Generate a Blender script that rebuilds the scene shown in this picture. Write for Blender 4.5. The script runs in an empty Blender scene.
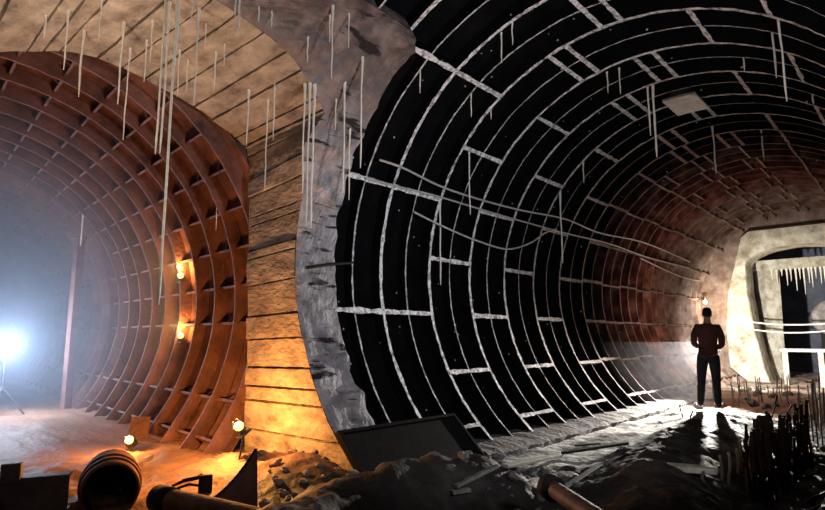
import bpy, bmesh, math, random
from mathutils import Vector, noise, Matrix
from mathutils.bvhtree import BVHTree
random.seed(7)
PI = math.pi
SC = bpy.context.scene
COL = SC.collection
rad, deg = math.radians, math.degrees

# ------------------------------------------------------------------ camera
F, PIT, AZ = 568.2, 0.1426, 0.73473          # focal length in pixels, upward pitch, yaw to the left of the main tunnel axis
CAM = Vector((0, 0, 1.45))
cd = bpy.data.cameras.new('camera'); co = bpy.data.objects.new('camera', cd); COL.objects.link(co)
co.location = CAM; co.rotation_euler = (PI/2 + PIT, 0, AZ)
cd.sensor_width = 36; cd.lens = 36*F/825; cd.clip_start = .05; cd.clip_end = 200
SC.camera = co
SC.view_settings.view_transform = 'Standard'; SC.view_settings.look = 'None'
SC.view_settings.gamma = 1; SC.view_settings.use_curve_mapping = False
SC.view_settings.exposure = 0.0
SC.cycles.use_denoising = True
SC.cycles.max_bounces = 6; SC.cycles.volume_bounces = 0
SC.cycles.caustics_reflective = False; SC.cycles.caustics_refractive = False
SC.cycles.sample_clamp_indirect = 3.0

def ray(px, py):                              # direction of a sight line, world axes
    x = (px-412.5)/F; u = (255-py)/F
    a = math.cos(PIT)-math.sin(PIT)*u; z = math.sin(PIT)+math.cos(PIT)*u
    s, c = math.sin(AZ), math.cos(AZ)
    return Vector((x*c-a*s, x*s+a*c, z))
def on_z(px, py, z): v = ray(px, py); return CAM+v*((z-CAM.z)/v.z)
def on_y(px, py, y): v = ray(px, py); return CAM+v*(y/v.y)

# ------------------------------------------------------------------ object helpers
def tag(o, label=None, cat=None, group=None, kind=None):
    if label: o['label'] = label
    if cat: o['category'] = cat
    if group: o['group'] = group
    if kind: o['kind'] = kind
    return o
def thing(name, label, cat, loc=(0, 0, 0), rot=(0, 0, 0), group=None):
    o = bpy.data.objects.new(name, None); COL.objects.link(o); o.empty_display_size = .1
    o.location = loc; o.rotation_euler = rot
    return tag(o, label, cat, group)
class MB:
    """collects shapes and links them as one mesh object"""
    def __init__(s): s.v = []; s.f = []; s.m = []; s.sm = []
    def add(s, vs, fs, m=0, smooth=False):
        b = len(s.v); s.v += [tuple(p) for p in vs]
        for f in fs: s.f.append(tuple(b+i for i in f)); s.m.append(m); s.sm.append(smooth)
    def grid(s, rows, m=0, smooth=True, flip=False):
        nr, nc = len(rows), len(rows[0]); vs = [p for r in rows for p in r]; fs = []
        for i in range(nr-1):
            for j in range(nc-1):
                q = (i*nc+j, i*nc+j+1, (i+1)*nc+j+1, (i+1)*nc+j)
                fs.append(q[::-1] if flip else q)
        s.add(vs, fs, m, smooth)
    def box(s, c, d, M=None, m=0, bev=0.0):
        bm = bmesh.new(); bmesh.ops.create_cube(bm, size=1)
        for v in bm.verts: v.co = Vector((v.co.x*d[0], v.co.y*d[1], v.co.z*d[2]))
        if bev: bmesh.ops.bevel(bm, geom=bm.edges[:], offset=bev, segments=2, affect='EDGES', profile=.5)
        s.bm(bm, Matrix.Translation(c) @ (M.to_4x4() if M else Matrix()), m)
    def bm(s, bm, T=None, m=0, smooth=False):
        bm.verts.index_update()
        vs = [(T @ v.co) if T else v.co.copy() for v in bm.verts]
        s.add(vs, [[v.index for v in f.verts] for f in bm.faces], m, smooth); bm.free()
    def tube(s, pts, r, n=8, m=0, caps=True, smooth=True):
        pts = [Vector(p) for p in pts]; rs = r if isinstance(r, (list, tuple)) else [r]*len(pts); rows = []
        up = Vector((0, 0, 1))
        t0 = (pts[1]-pts[0]).normalized()
        if abs(t0.dot(up)) > .9: up = Vector((1, 0, 0))
        x = t0.cross(up).normalized()
        for i, p in enumerate(pts):
            t = (pts[min(i+1, len(pts)-1)]-pts[max(i-1, 0)]).normalized()
            x = (x-t*x.dot(t)).normalized(); y = t.cross(x)
            rows.append([p+(x*math.cos(2*PI*k/n)+y*math.sin(2*PI*k/n))*rs[i] for k in range(n)])
        vs = [p for q in rows for p in q]; fs = []
        for i in range(len(rows)-1):
            for k in range(n): fs.append((i*n+k, i*n+(k+1) % n, (i+1)*n+(k+1) % n, (i+1)*n+k))
        s.add(vs, fs, m, smooth)
        if caps: s.add(rows[0], [tuple(range(n))[::-1]], m); s.add(rows[-1], [tuple(range(n))], m)
    def build(s, name, mats, parent=None, loc=None):
        me = bpy.data.meshes.new(name); me.from_pydata(s.v, [], s.f)
        for mt in (mats if isinstance(mats, (list, tuple)) else [mats]): me.materials.append(mt)
        me.polygons.foreach_set('material_index', s.m); me.polygons.foreach_set('use_smooth', s.sm)
        me.update(); o = bpy.data.objects.new(name, me); COL.objects.link(o)
        if parent: o.parent = parent
        if loc is not None: o.location = loc
        return o
def copy_tree(o, parent=None):
    c = o.copy(); COL.objects.link(c)
    if parent: c.parent = parent
    for ch in list(o.children): copy_tree(ch, c)
    return c
def fbm(p, oct=4): return noise.fractal(Vector(p), .9, 2.1, oct)
def weld(o, d=.0005):
    bm = bmesh.new(); bm.from_mesh(o.data); bmesh.ops.remove_doubles(bm, verts=bm.verts, dist=d)
    bmesh.ops.recalc_face_normals(bm, faces=bm.faces); bm.to_mesh(o.data); bm.free(); return o

# ------------------------------------------------------------------ materials
def mat(name, stops, scale=4, rough=.8, metal=0, bump=.2, bscale=None, stretch=(1, 1, 1), detail=6, rotz=0, coords='Object', spec=.35):
    m = bpy.data.materials.new(name); m.use_nodes = True; nt = m.node_tree; N = nt.nodes; L = nt.links
    b = N['Principled BSDF']; b.inputs['Specular IOR Level'].default_value = spec; b.inputs['Roughness'].default_value = rough; b.inputs['Metallic'].default_value = metal
    tc = N.new('ShaderNodeTexCoord'); mp = N.new('ShaderNodeMapping'); mp.inputs['Scale'].default_value = stretch
    mp.inputs['Rotation'].default_value = (0, 0, rotz)
    L.new(tc.outputs[coords], mp.inputs[0])
    t = N.new('ShaderNodeTexNoise'); t.inputs['Scale'].default_value = scale; t.inputs['Detail'].default_value = detail; t.inputs['Roughness'].default_value = .65
    L.new(mp.outputs[0], t.inputs[0])
    r = N.new('ShaderNodeValToRGB'); e = r.color_ramp.elements
    while len(e) < len(stops): e.new(.5)
    for i, (p, c) in enumerate(stops): e[i].position = p; e[i].color = (*c, 1)
    L.new(t.outputs[0], r.inputs[0]); L.new(r.outputs[0], b.inputs['Base Color'])
    if bump:
        t2 = N.new('ShaderNodeTexNoise'); t2.inputs['Scale'].default_value = bscale or scale*4; t2.inputs['Detail'].default_value = 5
        L.new(mp.outputs[0], t2.inputs[0]); bp = N.new('ShaderNodeBump'); bp.inputs['Strength'].default_value = bump; bp.inputs['Distance'].default_value = .05
        L.new(t2.outputs[0], bp.inputs['Height']); L.new(bp.outputs[0], b.inputs['Normal'])
    return m
def emit(name, col, s):
    m = bpy.data.materials.new(name); m.use_nodes = True; b = m.node_tree.nodes['Principled BSDF']
    b.inputs['Base Color'].default_value = (.8, .8, .8, 1); b.inputs['Emission Color'].default_value = (*col, 1); b.inputs['Emission Strength'].default_value = s
    return m
def mixmat(m, thr0, thr1, axis, stops2, scale=3):
    """blend a second noise colour in along a world axis: the rusty stretch and dimmed far crests of the lining"""
    nt = m.node_tree; N = nt.nodes; L = nt.links; b = N['Principled BSDF']
    src = b.inputs['Base Color'].links[0].from_socket
    g = N.new('ShaderNodeNewGeometry'); sp = N.new('ShaderNodeSeparateXYZ'); L.new(g.outputs['Position'], sp.inputs[0])
    t = N.new('ShaderNodeTexNoise'); t.inputs['Scale'].default_value = scale; t.inputs['Detail'].default_value = 6; L.new(g.outputs['Position'], t.inputs[0])
    ad = N.new('ShaderNodeMath'); ad.operation = 'MULTIPLY_ADD'; L.new(t.outputs[0], ad.inputs[0]); ad.inputs[1].default_value = 2.0; L.new(sp.outputs[axis], ad.inputs[2])
    mr = N.new('ShaderNodeMapRange'); mr.inputs[1].default_value = thr0+1; mr.inputs[2].default_value = thr1+1; L.new(ad.outputs[0], mr.inputs[0])
    r = N.new('ShaderNodeValToRGB'); e = r.color_ramp.elements
    while len(e) < len(stops2): e.new(.5)
    for i, (p, c) in enumerate(stops2): e[i].position = p; e[i].color = (*c, 1)
    L.new(t.outputs[0], r.inputs[0])
    mx = N.new('ShaderNodeMix'); mx.data_type = 'RGBA'; L.new(mr.outputs[0], mx.inputs[0]); L.new(src, mx.inputs[6]); L.new(r.outputs[0], mx.inputs[7])
    L.new(mx.outputs[2], b.inputs['Base Color'])
    return m
M = {}
M['rust'] = mat('rusty cast iron', [(.3, (.06, .03, .028)), (.5, (.165, .075, .062)), (.72, (.28, .14, .115))], 2.2, .75, 0, .35, 14)
M['black'] = mat('black tarred cast iron', [(.35, (.002, .002, .0027)), (.6, (.0042, .0042, .005)), (.8, (.008, .0075, .008))], 3, .75, 0, .15, 9, spec=.06)
M['frost'] = mat('white lime crust', [(.30, (.03, .03, .032)), (.42, (.34, .33, .34)), (.56, (.82, .81, .82))], 16, .85, 0, .6, 40)
M['frost_thin'] = mat('thin lime crust', [(.30, (.05, .05, .052)), (.45, (.34, .335, .34)), (.62, (.78, .77, .77))], 14, .85, 0, .6, 40)
RUST2 = [(.35, (.07, .022, .016)), (.5, (.17, .055, .038)), (.7, (.33, .16, .12))]
mixmat(M['black'], 11.8, 15.5, 1, RUST2); mixmat(M['frost'], 7.6, 11.5, 1, [(.3, (.06, .035, .03)), (.7, (.22, .14, .12))]); mixmat(M['frost_thin'], 7.2, 11, 1, [(.3, (.05, .03, .026)), (.7, (.17, .10, .085))])  # far crests darkened: less lime, and lamp falloff put into the colour
PINK = [(.3, (.16, .10, .085)), (.5, (.30, .22, .19)), (.7, (.46, .37, .33))]
for k_ in ('black', 'frost', 'frost_thin'): mixmat(M[k_], 15.8, 18.2, 1, PINK, 4)
# sparse lime droplets on the black plates
def dots(m):
    nt = m.node_tree; N = nt.nodes; L = nt.links; b = N['Principled BSDF']; src = b.inputs['Base Color'].links[0].from_socket
    g = N.new('ShaderNodeNewGeometry'); v = N.new('ShaderNodeTexVoronoi'); v.inputs['Scale'].default_value = 4.2; L.new(g.outputs['Position'], v.inputs['Vector'])
    lt = N.new('ShaderNodeMath'); lt.operation = 'LESS_THAN'; lt.inputs[1].default_value = .055; L.new(v.outputs['Distance'], lt.inputs[0])
    mx = N.new('ShaderNodeMix'); mx.data_type = 'RGBA'; L.new(lt.outputs[0], mx.inputs[0]); L.new(src, mx.inputs[6]); mx.inputs[7].default_value = (.5, .5, .53, 1)
    L.new(mx.outputs[2], b.inputs['Base Color'])
dots(M['black'])
TH = rad(84.53)
BD = Vector((-math.sin(TH), math.cos(TH), 0)); ND = Vector((math.cos(TH), math.sin(TH), 0))   # side tunnel axis and its lateral
M['board'] = mat('board marked concrete', [(.28, (.08, .058, .045)), (.47, (.24, .19, .145)), (.68, (.40, .33, .255))], 3.0, .85, 0, .6, 12, (.9, 1.6, 1.8), rotz=0)
cracks_later = True
M['concrete'] = mat('rough grey concrete', [(.3, (.15, .13, .13)), (.5, (.36, .33, .33)), (.72, (.58, .55, .56))], 3.2, .9, 0, .55, 12)
M['collar'] = mat('stained rough concrete', [(.3, (.12, .105, .11)), (.5, (.30, .28, .295)), (.72, (.50, .475, .50))], 3.6, .9, 0, .7, 14)
mixmat(M['collar'], 3.55, 4.5, 2, [(.3, (.05, .032, .03)), (.5, (.13, .095, .088)), (.7, (.26, .205, .195))], 4)
def cracks(m, sc, thr):
    nt = m.node_tree; N = nt.nodes; L = nt.links; b = N['Principled BSDF']; src = b.inputs['Base Color'].links[0].from_socket
    g = N.new('ShaderNodeNewGeometry'); mp = N.new('ShaderNodeMapping'); mp.inputs['Scale'].default_value = sc; L.new(g.outputs['Position'], mp.inputs[0])
    n = N.new('ShaderNodeTexNoise'); n.inputs['Scale'].default_value = 1.0; n.inputs['Detail'].default_value = 5; n.inputs['Roughness'].default_value = .6; L.new(mp.outputs[0], n.inputs[0])
    r = N.new('ShaderNodeMapRange'); r.inputs[1].default_value = thr; r.inputs[2].default_value = thr+.05; L.new(n.outputs[0], r.inputs[0])
    mx = N.new('ShaderNodeMix'); mx.data_type = 'RGBA'; L.new(r.outputs[0], mx.inputs[0]); L.new(src, mx.inputs[6]); mx.inputs[7].default_value = (.02, .017, .017, 1); L.new(mx.outputs[2], b.inputs['Base Color'])
cracks(M['collar'], (1.3, 1.3, 8.5), .575); cracks(M['board'], (3, 3.5, 5), .70)
M['lime'] = mat('lime washed concrete', [(.3, (.20, .17, .12)), (.46, (.52, .47, .37)), (.62, (.80, .77, .68))], 2.4, .85, 0, .45, 10)
M['pink'] = mat('pinkish stained concrete', PINK, 3, .9, 0, .6, 12)
M['mud'] = mat('wet dark mud', [(.3, (.014, .012, .011)), (.5, (.03, .026, .024)), (.72, (.08, .07, .066))], 1.6, .65, 0, .45, 12, spec=.2)
M['straw'] = mat('calcite', [(.3, (.72, .64, .52)), (.6, (.92, .88, .80))], 12, .5, 0, .1)
M['steel'] = mat('dark steel', [(.3, (.012, .011, .011)), (.7, (.03, .026, .024))], 5, .7, .1, .1, spec=.12)
M['plate'] = mat('grey steel plate', [(.3, (.07, .06, .06)), (.7, (.17, .145, .145))], 5, .55, .2, .2)
M['fin'] = mat('brown steel plate', [(.3, (.05, .03, .025)), (.7, (.14, .09, .075))], 5, .6, .1, .2)
M['rust_pipe'] = mat('orange rusted pipe', [(.3, (.09, .043, .028)), (.7, (.24, .12, .078))], 6, .8, 0, .3, spec=.15)
M['rebar'] = mat('rusty reinforcing bar', [(.3, (.009, .006, .005)), (.7, (.028, .017, .014))], 9, .85, 0, .2, spec=.1)
M['rebar_lit'] = mat('pale lit bar', [(.3, (.11, .085, .065)), (.7, (.28, .23, .18))], 9, .8, 0, .2)  # paler copy of the rebar, lamp light put into its colour
M['rock'] = mat('grey rubble', [(.3, (.06, .055, .052)), (.7, (.22, .2, .19))], 4, .85, 0, .5)
M['wood'] = mat('old grey timber', [(.3, (.10, .085, .07)), (.7, (.32, .29, .26))], 5, .8, 0, .3, 20, (6, .6, 6))
M['cable'] = mat('dusty cable', [(.3, (.30, .28, .27)), (.7, (.55, .52, .50))], 8, .7, 0, 0)
M['pipe_dark'] = mat('pipe bore', [(.3, (.012, .012, .015)), (.7, (.03, .03, .036))], 4, .8, 0, .2)
M['jacket'] = mat('dark red jacket cloth', [(.3, (.055, .016, .012)), (.7, (.11, .035, .025))], 8, .85, 0, .2)
M['trousers'] = mat('black trouser cloth', [(.3, (.008, .008, .009)), (.7, (.02, .019, .02))], 8, .85, 0, .2)
M['skin'] = mat('skin', [(.3, (.42, .24, .17)), (.7, (.52, .31, .23))], 6, .55, 0, 0)
M['hair'] = mat('dark hair', [(.3, (.008, .006, .005)), (.7, (.02, .015, .012))], 30, .6, 0, .4)
M['boot'] = mat('black rubber', [(.3, (.01, .01, .01)), (.7, (.02, .02, .02))], 6, .5, 0, 0)
M['lampbody'] = mat('lamp housing', [(.3, (.03, .03, .03)), (.7, (.07, .07, .07))], 5, .5, .3, 0)
M['orange_glow'] = emit('orange lamp glow', (1, .52, .14), 3)
M['white_glow'] = emit('white lamp glow', (.85, .92, 1), 120)
M['warm_glow'] = emit('warm lamp glow', (1, .85, .6), 60)

# ------------------------------------------------------------------ main tunnel lining (axis +Y)
CX, CZ, RR = -2.567, 2.341, 2.838
def P_main(y, a, r=RR): return Vector((CX+r*math.cos(rad(a)), y, CZ+r*math.sin(rad(a))))
A_CUT = 119.5
Y_CUT = 4.5
def skip_seg(y, a): return y < Y_CUT-.001 and a > A_CUT and a < 262
ys_ring = [k+5.35 for k in range(-3, 15)]       # ring joints
YE = 20.35
SKIN = RR+.17
mb = MB()
yy = [2.3, 3.4, Y_CUT]+[Y_CUT+.5*i for i in range(1, 33)]
da = 3
for i in range(len(yy)-1):
    for a in range(-66, 246, da):
        if skip_seg((yy[i]+yy[i+1])/2, a+1): continue
        mb.add([P_main(yy[i], a, SKIN), P_main(yy[i+1], a, SKIN), P_main(yy[i+1], a+da, SKIN), P_main(yy[i], a+da, SKIN)], [(0, 1, 2, 3)], 0, True)
main = weld(mb.build('wall_right', M['black'])); tag(main, kind='structure')
main['label'] = 'black cast iron lining of the large right tunnel with white lime lines'
main_skin_v, main_skin_f = mb.v, mb.f

def band(mb, y, hw, r, n0, n1, mtl_side, mtl_crest, wob, seed):
    """one raised hoop: dark sides and a crusted crest of uneven width"""
    rows = []
    a = n0
    step = 1.5
    A = []
    while a <= n1+.01:
        A.append(a); a += step
    prev = None
    for a in A:
        w = hw*(1+wob*noise.noise(Vector((a*.45, seed*3.7, 1.3)))+.5*wob*noise.noise(Vector((a*1.6, seed*9.1, 5.3))))
        dy = .012*noise.noise(Vector((a*.12, seed*5.1, 8.8)))
        rr = r-.008*noise.noise(Vector((a*.8, seed, 0)))
        cur = [P_main(y+dy-w, a, SKIN+.02), P_main(y+dy-w, a, rr), P_main(y+dy+w, a, rr), P_main(y+dy+w, a, SKIN+.02)]
        if prev and not skip_seg(y, a-step*.5):
            q = [prev[0], prev[1], prev[2], prev[3], cur[0], cur[1], cur[2], cur[3]]
            mb.add(q, [(0, 4, 5, 1), (2, 6, 7, 3)], mtl_side, False); mb.add(q, [(1, 5, 6, 2)], mtl_crest, False)
        prev = cur
def joint(mb, y0, y1, a, hw, r, seed):
    """a raised longitudinal segment joint with a crusted crest"""
    prev = None; n = max(6, int((y1-y0)/.07))
    for i in range(n+1):
        y = y0+(y1-y0)*i/n
        w = hw*(1+.5*noise.noise(Vector((y*7, a, seed)))+.35*noise.noise(Vector((y*23, a, seed))))
        rr = r-.012*noise.noise(Vector((y*11, a, 3)))
        da_ = deg(w/RR)
        cur = [P_main(y, a-da_, SKIN+.02), P_main(y, a-da_, rr), P_main(y, a+da_, rr), P_main(y, a+da_, SKIN+.02)]
        if prev and not skip_seg(y-.03, a):
            q = prev+cur
            mb.add(q, [(0, 4, 5, 1), (2, 6, 7, 3)], 0, False); mb.add(q, [(1, 5, 6, 2)], 1, False)
        prev = cur
for k, y in enumerate(ys_ring):
    ring = k-3
    mb = MB(); band(mb, y, .026 if y < 12 else .018, RR, -62, 242, 0, 1, .55, k+.37)
    mb.build('ring_flange', [M['black'], M['frost']], main)
    mb = MB(); band(mb, y+.5, .0115, RR+.015, -62, 242, 0, 1, .6, k+40.2)
    mb.build('middle_rib', [M['black'], M['frost_thin']], main)
    odd = (ring % 2 == 0) or ring < 0
    mb = MB()
    if odd: base = [157-34.45*i for i in range(-3, 8)]; base = [b for b in base if abs(b-88) > 4]+[91, 86]
    else: base = [174.7-34.55*i for i in range(-3, 9)]; base = [b for b in base if abs(b-104.5) > 4]+[106, 101]
    if y > 11: base += [b+17 for b in base]
    for b in base:
        if -62 < b < 242:
            joint(mb, max(y, 2.3), y+1, b, .031 if y < 12 else .022, RR-.004, k)
    mb.build('segment_joint', [M['black'], M['frost']], main)

# ------------------------------------------------------------------ side tunnel lining (axis BD)
C1L, H1L, RL = .617, 1.45+.464, 3.01
SK2 = RL+.2
def P_side(d, a, r=RL): return BD*d+ND*(C1L+r*math.cos(rad(a)))+Vector((0, 0, H1L+r*math.sin(rad(a))))
D0, SP = 6.95, .70
mb = MB(); ds = [6.8+.7*i for i in range(25)]
for i in range(len(ds)-1):
    for a in range(-50, 230, 5):
        mb.add([P_side(ds[i], a, SK2), P_side(ds[i+1], a, SK2), P_side(ds[i+1], a+5, SK2), P_side(ds[i], a+5, SK2)], [(0, 3, 2, 1)], 0, True)
rowsA = [[P_side(6.87, a, SK2-.01), P_side(6.85, a, 4.3)] for a in range(-30, 215, 5)]
mb.grid(rowsA, 0, False)
capc = BD*ds[-1]+ND*C1L+Vector((0, 0, H1L))
ring_end = [P_side(ds[-1], a, SK2+.05) for a in range(0, 360, 10)]
mb.add([capc]+ring_end, [(0, 1+i, 1+(i+1) % 36) for i in range(36)], 0)
side = weld(mb.build('wall_left', M['rust'])); tag(side, kind='structure')
side['label'] = 'rust red ribbed cast iron lining of the left tunnel seen through the concrete arch'
side_v, side_f = list(mb.v), list(mb.f)
for k in range(24):
    d = 7.04+SP*k
    mb = MB()
    for (dd, hw, rr) in ((d, .02, RL),):
        prev = None
        for a in range(-48, 231, 3):
            j = .012*noise.noise(Vector((a*.2, k, 2)))
            cur = [P_side(dd-hw, a, SK2+.02), P_side(dd-hw, a, rr+j), P_side(dd+hw, a, rr+j), P_side(dd+hw, a, SK2+.02)]
            if prev: mb.add(prev+cur, [(0, 4, 5, 1), (1, 5, 6, 2), (2, 6, 7, 3)], 0, False)
            prev = cur
    mb.build('ring_flange', M['rust'], side)
    mb = MB()
    for i in range(28):
        a = -45+10*i+(0 if (k//3) % 2 == 0 else 0)
        if a > 228 or (a < -6 and a not in (-35, -25)): continue
        t = .3
        q = [P_side(d, a-t, SK2+.02), P_side(d, a-t, RL+.07), P_side(d, a+t, RL+.07), P_side(d, a+t, SK2+.02)]
        q += [P_side(d+SP, a-t, SK2+.02), P_side(d+SP, a-t, RL+.07), P_side(d+SP, a+t, RL+.07), P_side(d+SP, a+t, SK2+.02)]
        mb.add(q, [(0, 4, 5, 1), (1, 5, 6, 2), (2, 6, 7, 3)], 0, False)
        # stiffening web half way across the plate
        if i % 2 == 0:
            t2 = .35; dm = d+SP*.5
            mb.add([P_side(dm-.012, a+t, SK2+.02), P_side(dm-.012, a+t, RL+.08), P_side(dm+.012, a+t, RL+.08), P_side(dm+.012, a+t, SK2+.02), P_side(dm-.012, a+3.2, SK2-.01), P_side(dm+.012, a+3.2, SK2-.01)],
                   [(0, 1, 4), (3, 5, 2), (1, 2, 5, 4)], 0, False)
    mb.build('cross_rib', M['rust'], side)

# ------------------------------------------------------------------ concrete collar, arch soffit and pier between the tunnels
def sample(ctrl, n):
    """points evenly along a polyline"""
    L = [0]
    for a, b in zip(ctrl, ctrl[1:]): L.append(L[-1]+(Vector(b)-Vector(a)).length)
    out = []
    for i in range(n):
        s = L[-1]*i/(n-1); j = 0
        while j < len(L)-2 and L[j+1] < s: j += 1
        t = (s-L[j])/max(1e-9, L[j+1]-L[j]); out.append(Vector(ctrl[j]).lerp(Vector(ctrl[j+1]), t))
    return out
def ang_z(z): return 180-deg(math.asin(max(-1, min(1, (z-CZ)/RR))))
# arris (Y, Z) on the main cylinder: pier then flat arch
pier_z = [-.15, .3, .8, 1.3, 1.9, 2.5, 3.1, 3.55, 3.92]
arr_p = [(3.98, z) for z in pier_z[:4]]+[(3.95, z) for z in pier_z[4:7]]+[(3.80, 3.62), (3.92, 3.97)]
arr_a = [(3.92, 3.97), (3.64, 4.15), (3.3, 4.29), (2.95, 4.37), (2.5, 4.43), (2.0, 4.47), (1.2, 4.49), (.4, 4.42), (-.4, 4.27), (-1.0, 4.1), (-1.6, 3.9)]
inn_p = [(3.33, 6.62+.06*z, z) for z in pier_z[:-1]]+[(3.29, 6.84, 3.92)]
inn_a = [(3.29, 6.84, 3.92), (3.05, 6.83, 4.05), (2.67, 6.82, 4.25), (2.22, 6.82, 4.40), (1.8, 6.82, 4.51), (1.49, 6.85, 4.585), (1.05, 6.9, 4.55), (.78, 6.95, 4.47), (.58, 7.0, 4.41), (.0, 7.0, 4.24), (-.8, 7.0, 4.1), (-1.6, 6.95, 3.9), (-2.1, 6.9, 3.7)]
NP, NA = 74, 110
c1 = [Vector((0, p[0], p[1])) for p in sample([(a, b, 0) for a, b in arr_p], NP)]
c1 += [Vector((0, p[0], p[1])) for p in sample([(a, b, 0) for a, b in arr_a], NA)][1:]
def cyl_x(z, r=RR): return CX-math.sqrt(max(.0001, r*r-(z-CZ)**2))
C1 = [Vector((cyl_x(p.z), p.y, p.z)) for p in c1]
c3 = sample(inn_p, NP)+sample(inn_a, NA)[1:]
C3 = [BD*p[1]+ND*p[0]+Vector((0, 0, p[2])) for p in c3]
out_p = sample([(Y_CUT, ang_z(max(-.15, z)), 0) for z in pier_z[:-1]]+[(Y_CUT, 122.8, 0)], NP)
out_a = sample([(Y_CUT, 122.8, 0), (4.44, 120.4, 0), (4.3, A_CUT-.6, 0), (3.7, A_CUT-.6, 0), (3.0, A_CUT-.8, 0), (-2.2, A_CUT-1, 0)], NA)[1:]
C2 = []
for p in out_p+out_a: C2.append((p[0]+.03, p[1]))
# collar: strip of rough concrete from the arris to the cut lining
rows = []
NC = 12
for i in range(len(C1)):
    a1 = deg(math.atan2(C1[i].z-CZ, C1[i].x-CX)) % 360; y1 = C1[i].y; y2, a2 = C2[i]
    row = []
    for j in range(NC+1):
        t = j/NC; a = a1+(a2-a1)*t; y = y1+(y2-y1)*t
        p = P_main(y, a, RR)
        e = min(1, t*5)*1.0
        n = fbm((p.x*4.1, p.y*4.1, p.z*4.1), 5)*.028+max(0, fbm((p.x*1.3+7, p.y*1.7, p.z*4.0), 3)-.25)*.12
        y_j = .05*noise.noise(Vector((p.z*5, p.x*2, 9)))*(t if t > .6 else 0)
        row.append(P_main(y+y_j, a, RR+(-.0 if t == 0 else -.02)-n*e))
    a_e, y_e = a2, y2+.05*noise.noise(Vector((row[-1].z*5, row[-1].x*2, 9)))
    row.append(P_main(y_e, a_e, RR+.3))
    rows.append(row)
mb = MB(); mb.grid(rows, 0, False)
collar = mb.build('trim_1', M['collar']); tag(collar, 'rough grey concrete collar around the mouth of the left tunnel', kind='structure')
collar_v, collar_f = list(mb.v), list(mb.f)
# soffit and pier: boards running along the side tunnel, each with its own small offset and a dark gap
mb = MB()
cuts = [0]
rnd = random.Random(3)
while cuts[-1] < len(C1)-1:
    cuts.append(min(len(C1)-1, cuts[-1]+rnd.choice([2, 3, 4, 5, 6, 7])))
NS = 14
ctr = ND*.6+BD*6+Vector((0, 0, 2.0))
def soff(i, s):
    return C1[i].lerp(C3[i], s)
def inward(i, s):
    i0, i1 = max(0, i-1), min(len(C1)-1, i+1)
    t = soff(i1, s)-soff(i0, s); n = t.cross(BD); n.normalize()
    p = soff(i, s); c = BD*(p.dot(BD))+ND*.6+Vector((0, 0, 2.2))
    if n.dot(c-p) < 0: n = -n
    return n
for b in range(len(cuts)-1):
    i0, i1 = cuts[b], cuts[b+1]
    off = rnd.uniform(-.015, .028); rows = []
    edge = [(i0, -.08, 0), (i0, off, .24)]+[(i, off, 0) for i in range(i0+1, i1)]+[(i1, off, -.24), (i1, -.08, 0)]
    for (i, o_, sh) in edge:
        row = []
        for j in range(NS+1):
            s = j/NS
            p = soff(i, s)
            if sh: p = p.lerp(soff(i+(1 if sh > 0 else -1), s), abs(sh)*(1+.8*noise.noise(Vector((s*9, i, 4)))))
            w = .012*fbm((p.x*2.2, p.y*5, p.z*5), 3)
            row.append(p+inward(i, s)*((o_+w)*(1 if 0 < j else .4)))
        rows.append(row)
    mb.grid(rows, 0, False)
# end face of the pier inside the side tunnel
rows = [[C3[i], C3[i]+ND*.0+(C3[i]-(BD*C3[i].dot(BD)+ND*.6+Vector((0, 0, 2.1)))).normalized()*.45+BD*.12] for i in range(len(C3))]
mb.grid(rows, 0, False)
soffit = mb.build('wall_middle', M['board']); tag(soffit, 'board marked concrete pier and arch soffit between the two tunnels', kind='structure')
soffit_v, soffit_f = list(mb.v), list(mb.f)

# ------------------------------------------------------------------ floor
def gauss(x, y, cx, cy, sx, sy=None): sy = sy or sx; return math.exp(-((x-cx)/sx)**2-((y-cy)/sy)**2)
def seg_d(x, y, pts):
    best = 9, 0
    L = 0
    for (a, b) in zip(pts, pts[1:]):
        dx, dy = b[0]-a[0], b[1]-a[1]; l2 = dx*dx+dy*dy; t = max(0, min(1, ((x-a[0])*dx+(y-a[1])*dy)/l2))
        d = math.hypot(x-a[0]-t*dx, y-a[1]-t*dy)
        if d < best[0]: best = d, L+t
        L += 1
    return best
RID = [(-3.05, 1.6), (-3.55, 3.1), (-3.5, 3.9), (-3.25, 4.5)]
RID2 = [(-1.5, 4.4), (-2.0, 5.6), (-2.35, 7.2), (-2.6, 9.0), (-3.0, 11.2)]
def smooth(t): t = max(0, min(1, t)); return t*t*(3-2*t)
def h(x, y):
    z = 0.0
    d, t = seg_d(x, y, RID); z += .34*math.exp(-(d/.42)**2)
    d, t = seg_d(x, y, RID2); z += (.36-.05*t)*math.exp(-(d/.55)**2)
    z += .26*gauss(x, y, -5.0, 3.55, .75, .7)
    z += .12*gauss(x, y, -4.55, 5.6, .35, .9)
    z += .10*gauss(x, y, -6.3, 3.3, .7, .5)
    if y > 12.5: z += .10*smooth((y-12.5)/3)
    n = fbm((x*1.7, y*1.7, .3), 5)
    n2 = fbm((x*6.5, y*6.5, 4.3), 4)
    rough = 1.0
    if -4.3 < x < -2.9 and 6.0 < y < 11: rough = .45
    if x < -7: rough = .6
    return z+rough*(.06*n+.034*n2+.02*fbm((x*14, y*14, 7.7), 3))
def coords(lo, hi, fine_lo, fine_hi, fs, cs):
    out = [lo]
    while out[-1] < hi:
        out.append(out[-1]+(fs if fine_lo <= out[-1] < fine_hi else cs))
    return out
XS = coords(-24, .9, -8.2, -.2, .055, .25); YS = coords(-2, 27, 1.4, 13, .055, .2)
mb = MB(); mb.grid([[Vector((x, y, h(x, y))) for y in YS] for x in XS], 0, True, flip=True)
floor = mb.build('floor', M['mud']); tag(floor, 'uneven wet mud floor of the tunnels', kind='structure')
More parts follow.
